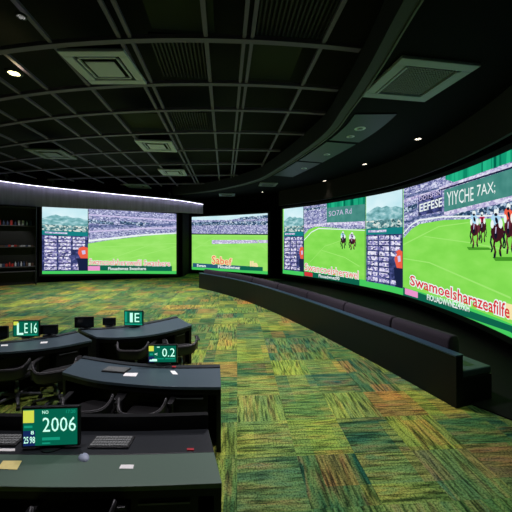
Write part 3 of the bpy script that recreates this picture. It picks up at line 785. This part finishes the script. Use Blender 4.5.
# telephone / mouse
def blob(name, px, py, z, sx, sy, sz, m, label, cat, rz=0):
    p = at(px, py, z); bm = bmesh.new(); bmesh.ops.create_uvsphere(bm, u_segments=20, v_segments=12, radius=1)
    bmesh.ops.delete(bm, geom=[v for v in bm.verts if v.co.z < -.05], context='VERTS')
    for v in bm.verts:
        v.co = Vector((v.co.x*sx, v.co.y*sy*(1+.15*v.co.x), max(0, v.co.z)*sz))
    root = empty(name, (p.x, p.y, z), rz, label, cat)
    link_mesh('shell', bm, m, root, True)
    link_mesh('wheel', bx(sx*.35, sx*.55, -.004, .004, sz*.7, sz*.98), 'slot', root); return root
blob('mouse', 84, 458, .7505, .055, .033, .026, 'ac_grey', 'pale grey computer mouse on the nearest desk', 'mouse', 2.5)

# ------------------------------------------------------------------ chairs
def sg(v): return math.copysign(abs(v)**.6, v)
def make_chair():
    r = empty('office_chair', (0, 0, 0))
    bm = bmesh.new()                      # seat: rounded cushion, x right, back of chair towards -y
    prof = []
    for z, k in ((.40, .9), (.415, 1), (.45, 1), (.468, .93), (.472, .7)):
        ring = [bm.verts.new((.235*k*math.copysign(abs(math.cos(a))**.65, math.cos(a)), .225*k*math.copysign(abs(math.sin(a))**.65, math.sin(a)), z)) for a in [2*PI*i/28 for i in range(28)]]
        prof.append(ring)
    for A_, B_ in zip(prof, prof[1:]):
        for i in range(28): bm.faces.new([A_[i], A_[(i+1)%28], B_[(i+1)%28], B_[i]])
    bm.faces.new(prof[0]); bm.faces.new(prof[-1])
    link_mesh('seat', bm, 'chair_fabric', r, True)
    # tub backrest
    bm = bmesh.new(); R = []; n = 22
    for i in range(n+1):
        a = math.radians(195+150*i/n); e = abs(i/n-.5)*2; zt = .585+.1*e**3; zb = .44+.10*e**3
        o_ = Vector((.27*sg(math.cos(a)), .27*sg(math.sin(a)), 0)); s_ = o_*.88
        R.append([bm.verts.new((o_.x, o_.y, zb)), bm.verts.new((o_.x*1.04, o_.y*1.06, zt)), bm.verts.new((s_.x*1.04, s_.y*1.06, zt)), bm.verts.new((s_.x, s_.y, zb))])
    for A_, B_ in zip(R, R[1:]):
        for k in range(4): bm.faces.new([A_[k], A_[(k+1)%4], B_[(k+1)%4], B_[k]])
    bm.faces.new(R[0]); bm.faces.new(R[-1])
    link_mesh('backrest', bm, 'chair_shell', r, True, .01)
    bm = bmesh.new(); tube(bm, [(.265*sg(math.cos(math.radians(197+146*i/n))), .27*sg(math.sin(math.radians(197+146*i/n))), .59+.1*(abs(i/n-.5)*2)**3) for i in range(n+1)], .008)  # thin tube drawn as the highlight along the backrest's top edge
    o = link_mesh('rim', bm, 'chair_rim_highlight', r, True)
    for s in (-1, 1):
        bm = bmesh.new(); tube(bm, [(s*.2, 0, .41), (s*.285, 0, .43), (s*.29, -.01, .61)], .014); box(bm, min(s*.26, s*.32), max(s*.26, s*.32), -.12, .13, .6, .625)
        link_mesh('armrest', bm, 'chair_shell', r, bevel=.006)
    bm = bmesh.new(); lathe(bm, [(.03, .1), (.03, .25), (.02, .25), (.02, .4), (.09, .4)], 16); link_mesh('gas_lift', bm, 'metal', r, True)
    bm = bmesh.new(); lathe(bm, [(.05, .085), (.05, .13), (.03, .14)], 16)
    for k in range(5):
        a = 2*PI*k/5+.3; tube(bm, [(0, 0, .115), (.15*math.cos(a), .15*math.sin(a), .1), (.29*math.cos(a), .29*math.sin(a), .075)], [.028, .024, .016])
    base = link_mesh('star_base', bm, 'chair_base', r, True)
    for k in range(5):
        a = 2*PI*k/5+.3; bm = bmesh.new()
        mt = Matrix.Translation((.29*math.cos(a), .29*math.sin(a), .03)) @ Matrix.Rotation(a, 4, 'Z') @ Matrix.Rotation(PI/2, 4, 'X')
        lathe(bm, [(.012, -.025), (.03, -.022), (.03, .022), (.012, .025)], 14, mtx=mt); link_mesh('caster', bm, 'desk_body', base)
    return r
CH = [((93, 450), .12, 'low backed black office chair at the left half of the middle desk'),
      ((147, 453), -.02, 'low backed black office chair at the right half of the middle desk'),
      ((17, 402), .1, 'black office chair with full star base visible, at the left edge desk'),
      ((56, 405), .5, 'black office chair turned sideways between the left edge desk and the middle desk'),
      ((181, 374), .35, 'black office chair at the right end of the farthest desk'),
      ((136, 379), .0, 'black office chair behind the lit monitor of the middle desk'),
      ]
ch0 = make_chair()
for i, ((px, py), rz, lb) in enumerate(CH):
    p = at(px, py, 0); c = ch0 if i == 0 else copy_tree(ch0)
    c.location = (p.x, p.y, 0); c.rotation_euler.z = rz; tag(c, lb, 'chair', 'office chairs at the desks')
c = copy_tree(ch0); c.location = (-1.2, 2.08, 0); c.rotation_euler.z = .1; tag(c, 'black office chair nearest the camera, at the grey green desk', 'chair', 'office chairs at the desks')

# ------------------------------------------------------------------ ceiling fittings
def ceil_at(px, py, c): Y = c*F/(HY-py); return Vector(((px-CX)/F*Y, Y, H+c))
def cassette(px, py, s, label, body='ac_white', c=3.3, rz=.1, perforated=False, s2=None):
    p = ceil_at(px, py, c); h = s/2; g = (s2 or s)/2
    r = empty('air_conditioner' if not perforated else 'air_vent', (p.x, p.y, p.z-.05), rz, label, 'air conditioner' if not perforated else 'vent')
    bm = bmesh.new()
    for x0, x1, y0, y1 in ((-h, h, -g, -g*.72), (-h, h, g*.72, g), (-h, -h*.72, -g*.72, g*.72), (h*.72, h, -g*.72, g*.72)):
        box(bm, x0, x1, y0, y1, 0, .06)
    link_mesh('frame', bm, body, r, bevel=.012)
    link_mesh('housing', bx(-h*.8, h*.8, -g*.8, g*.8, .062, .3), 'slot', r)
    if not perforated:
        link_mesh('intake_panel', bx(-h*.46, h*.46, -g*.46, g*.46, -.01, .01), body, r, bevel=.02)
        bm = bmesh.new()
        for a, b in ((.58, .64),):
            for sx in (-1, 1):
                box(bm, min(sx*h*a, sx*h*b), max(sx*h*a, sx*h*b), -g*b, g*b, .01, .04)
                box(bm, -h*b, h*b, min(sx*g*a, sx*g*b), max(sx*g*a, sx*g*b), .01, .04)
        link_mesh('louvre', bm, body, r)
    else:
        bm = bmesh.new(); n = 16
        for i in range(n):
            x = -h*.62+1.24*h*i/n; box(bm, x, x+.022, -g*.66, g*.66, .02, .035)
            y = -g*.62+1.24*g*i/n; box(bm, -h*.66, h*.66, y, y+.022, .02, .035)
        link_mesh('grille', bm, 'ac_inner', r)
        for x0 in (-h*.7, h*.64): link_mesh('inner_rail', bx(x0, x0+h*.06, -g*.68, g*.68, -.01, .03), body, r)
    return r
cassette(106, 67, 1.16, 'large square ceiling air conditioner nearest the camera, upper left', rz=.0, s2=1.1)
cassette(157, 145.5, 1.2, 'ceiling air conditioner in the middle of the grid, second from the camera in its row')
cassette(173, 172, 1.2, 'far ceiling air conditioner, third from the camera in its row')
cassette(52, 153.5, 1.25, 'dim ceiling air conditioner at the left side of the grid', body='ac_inner')
cassette(138, 186, 1.3, 'farthest ceiling air conditioner, above the left video wall', body='ac_grey')
cassette(415, 80.5, 1.42, 'large square ceiling vent with mesh centre on the right soffit', body='ac_grey', c=2.9, rz=.16, perforated=True, s2=1.3)
cassette(227, 194.5, 1.0, 'small far ceiling vent above the centre video wall', body='ac_grey', c=2.9, perforated=True)
cassette(268, 184, .9, 'small ceiling vent at the edge of the right soffit', body='ac_inner', c=2.9, perforated=True)

def downlight(px, py, c, m, label, power=0, r_=.09, group=None, aim=None):
    p = ceil_at(px, py, c)
    r = empty('downlight', (p.x, p.y, p.z-.03), 0, label, 'ceiling light', group)
    bm = bmesh.new(); lathe(bm, [(r_*1.4, .0), (r_*1.45, .028), (r_, .028), (r_, .012), (r_, 0)], 24); 
    link_mesh('trim_ring', bm, 'grille', r, True)
    bm = bmesh.new(); lathe(bm, [(r_*.95, .0), (r_*.95, .01)], 20); link_mesh('lens', bm, m, r)
    if power: spot((p.x, p.y, p.z-.06), power, (1, .93, .8), 60, .5, .06, aim)
downlight(418, 138, 2.9, 'lamp_white', 'lit downlight on the right soffit, nearest the camera', 55, .085)
downlight(364.5, 163.5, 2.9, 'lamp_white', 'lit downlight on the right soffit, second from the camera', 45, .085)
downlight(324.5, 180.3, 2.9, 'lamp_white', 'lit downlight on the right soffit, third from the camera', 12, .085)
downlight(288, 190, 2.9, 'lamp_white', 'lit downlight on the right soffit, fourth from the camera', 5, .085)
downlight(262, 191.5, 2.9, 'lamp_white', 'tiny lit downlight farthest left on the soffit, above the centre video wall', 0, .07)
downlight(14, 72, 3.2, 'lamp_warm', 'bright warm downlight at the upper left', 60, .1)
downlight(21, 15, 3.2, 'lamp_dim', 'dim small downlight at the top left corner', 0, .05)
def sensor(px, py, label, k=1):
    p = ceil_at(px, py, 2.9); r = empty('ceiling_speaker', (p.x, p.y, p.z-.02), 0, label, 'speaker')
    bm = bmesh.new(); lathe(bm, [(.11*k, .018), (.13*k, .01), (.11*k, 0), (.06*k, -.004)], 20); link_mesh('ring', bm, 'spk', r, True)
    bm = bmesh.new(); lathe(bm, [(.055*k, -.02), (.055*k, -.004)], 16); link_mesh('cone', bm, 'ac_grey', r, True)
sensor(360, 128, 'round grey ceiling speaker nearest the camera on the soffit', 1.3)
sensor(350.5, 136, 'round grey ceiling speaker just beyond the nearest one')
sensor(327, 154, 'round grey ceiling speaker third from the camera')
sensor(304, 168, 'round grey ceiling speaker farthest from the camera', 1.1)
# slatted panels and tiles tinted with a painted reflection in the grid
def slats(px, py, sx, sy, label):
    p = ceil_at(px, py, 3.4); r = empty('ceiling_grille', (p.x, p.y, p.z), .1, label, 'grille')
    link_mesh('backing', bx(-sx/2, sx/2, -sy/2, sy/2, .05, .07), 'slot', r)
    bm = bmesh.new(); n = int(sx/.07)
    for i in range(n): x = -sx/2+sx*i/n; box(bm, x, x+.028, -sy/2, sy/2, 0, .049)
    link_mesh('slat', bm, 'grille', r)['kind'] = 'stuff'
slats(184, 60, 1.0, 1.25, 'dark slatted ceiling grille right of the large air conditioner')
slats(190, 122, 1.05, 1.3, 'dark slatted ceiling grille in the middle of the grid')
slats(297, 16, 1.15, .95, 'dark slatted ceiling grille at the top centre of the photo')
def tile(px, py, sx, sy, label):
    p = ceil_at(px, py, 3.42); o = link_mesh('ceiling_tile', bx(-sx/2, sx/2, -sy/2, sy/2, 0, .03), 'olive'); o.location = p; o.rotation_euler.z = .1
    tag(o, label, 'ceiling tile')
tile(268, 62, 1.1, 1.2, 'ceiling tile painted with a dim green reflection, right of the centre double beam')
tile(180, 12, 1.0, .8, 'ceiling tile with a dim olive reflection painted on, at the top, left of centre')
tile(146, 121, 1.1, 1.1, 'ceiling tile coloured as a green reflection, before the second air conditioner')
# spotlights on the cove ledge
for px, lb in ((9, 'small black track spotlight above the shelves'), (56, 'small black track spotlight above the left video wall'), (172, 'small black track spotlight near the right end of the light strip')):
    r_ = (px-CX)/F; best = min(range(len(HD)), key=lambda i: abs(HD[i].x/HD[i].y-r_)); p = HD[best]; t = best/(len(HD)-1)
    r = empty('track_spotlight', (p.x+.05, p.y-.08, z1(t)+.12), 0, lb, 'spotlight')
    bm = bmesh.new(); lathe(bm, [(.05, 0), (.05, .05), (.02, .06), (.02, .14)], 14); link_mesh('mount', bm, 'beam', r, True)
    bm = bmesh.new(); lathe(bm, [(.08, -.12), (.09, .12)], 16, mtx=Matrix.Translation((0, 0, .22)) @ Matrix.Rotation(1.1, 4, 'X')); link_mesh('head', bm, 'grille', r, True)

# ------------------------------------------------------------------ shelves at the far left
ux, uy = -13.0, 15.85; ang = math.atan2(16.4-14.9, -12.2+14.6)
sh = empty('shelf_unit', (-13.12, 15.86, 0), ang, 'tall black open shelf unit at the far left beside the video wall', 'shelf')
SW = 1.25
bm = bmesh.new(); box(bm, -SW, SW, .02, .05, 0, 4.2); link_mesh('back_board', bm, 'black_panel', sh)
for x in (-SW, SW-.05): link_mesh('side_panel', bx(x, x+.05, -.4, .02, 0, 4.2), 'black_panel', sh)
SZ = [.75, 1.0, 2.05, 3.18]
for z in SZ+[4.15]: link_mesh('shelf_board', bx(-SW+.05, SW-.05, -.4, .02, z-.04, z), 'shelf_board', sh)
mt = Matrix.Translation(sh.location) @ Matrix.Rotation(ang, 4, 'Z')
def bottle(m):
    bm = bmesh.new(); lathe(bm, [(.035, 0), (.04, .02), (.04, .15), (.015, .2), (.015, .25)], 12); return link_mesh('bottle', bm, m, smooth=True)
def carton(m, w_, h_): return link_mesh('carton', bx(-w_/2, w_/2, -.07, .07, 0, h_), m, bevel=.006)
names = {'item_red': 'red', 'item_white': 'white', 'item_blue': 'blue', 'item_brown': 'brown'}
spot((-11.2, 12.6, 5.3), 220, (1, .97, .95), 32, .6, .05, (-13.0, 15.7, 2.1))  # spot added in front of the shelves to brighten them, without a fixture
rows = {1.0: 'lowest well lit shelf', 2.05: 'middle shelf', 3.18: 'top shelf'}
ORD = ['leftmost', 'second', 'third', 'fourth', 'fifth', 'sixth', 'seventh', 'eighth', 'ninth']
for z, rn in rows.items():
    x = -SW+.15; cnt = {}; made = []
    while x < SW-.12:
        wp = mt @ Vector((x, -.2, z)); step = .12 if z != 3.18 else .16
        if CX+F*wp.x/wp.y < -2: x += step; continue
        m = random.choice(['item_red', 'item_white', 'item_white', 'item_blue', 'item_brown'] if z != 3.18 else ['item_red', 'item_blue', 'item_brown', 'item_white'])
        if z == 2.05: o = carton(m, .1, .07 if m != 'item_red' else .1); kind = 'low %s carton' % names[m]; cat = 'carton'
        elif random.random() < .5: o = bottle(m); kind = '%s bottle' % names[m]; cat = 'bottle'
        else: o = carton(m, .09, .16 if z == 1.0 else .26); kind = 'upright %s carton' % names[m]; cat = 'carton'
        o.location = wp; o.rotation_euler.z = ang
        made.append((o, kind, cat)); x += step
    for o, kind, cat in made:
        k = cnt.get(kind, 0); cnt[kind] = k+1; tot = sum(1 for q in made if q[1] == kind)
        lead = '' if tot == 1 else ('leftmost ' if k == 0 else ORD[k]+' from left ')
        tag(o, '%s%s on the %s at the far left' % (lead, kind, rn), cat, '%ss on the %s' % (kind, rn))
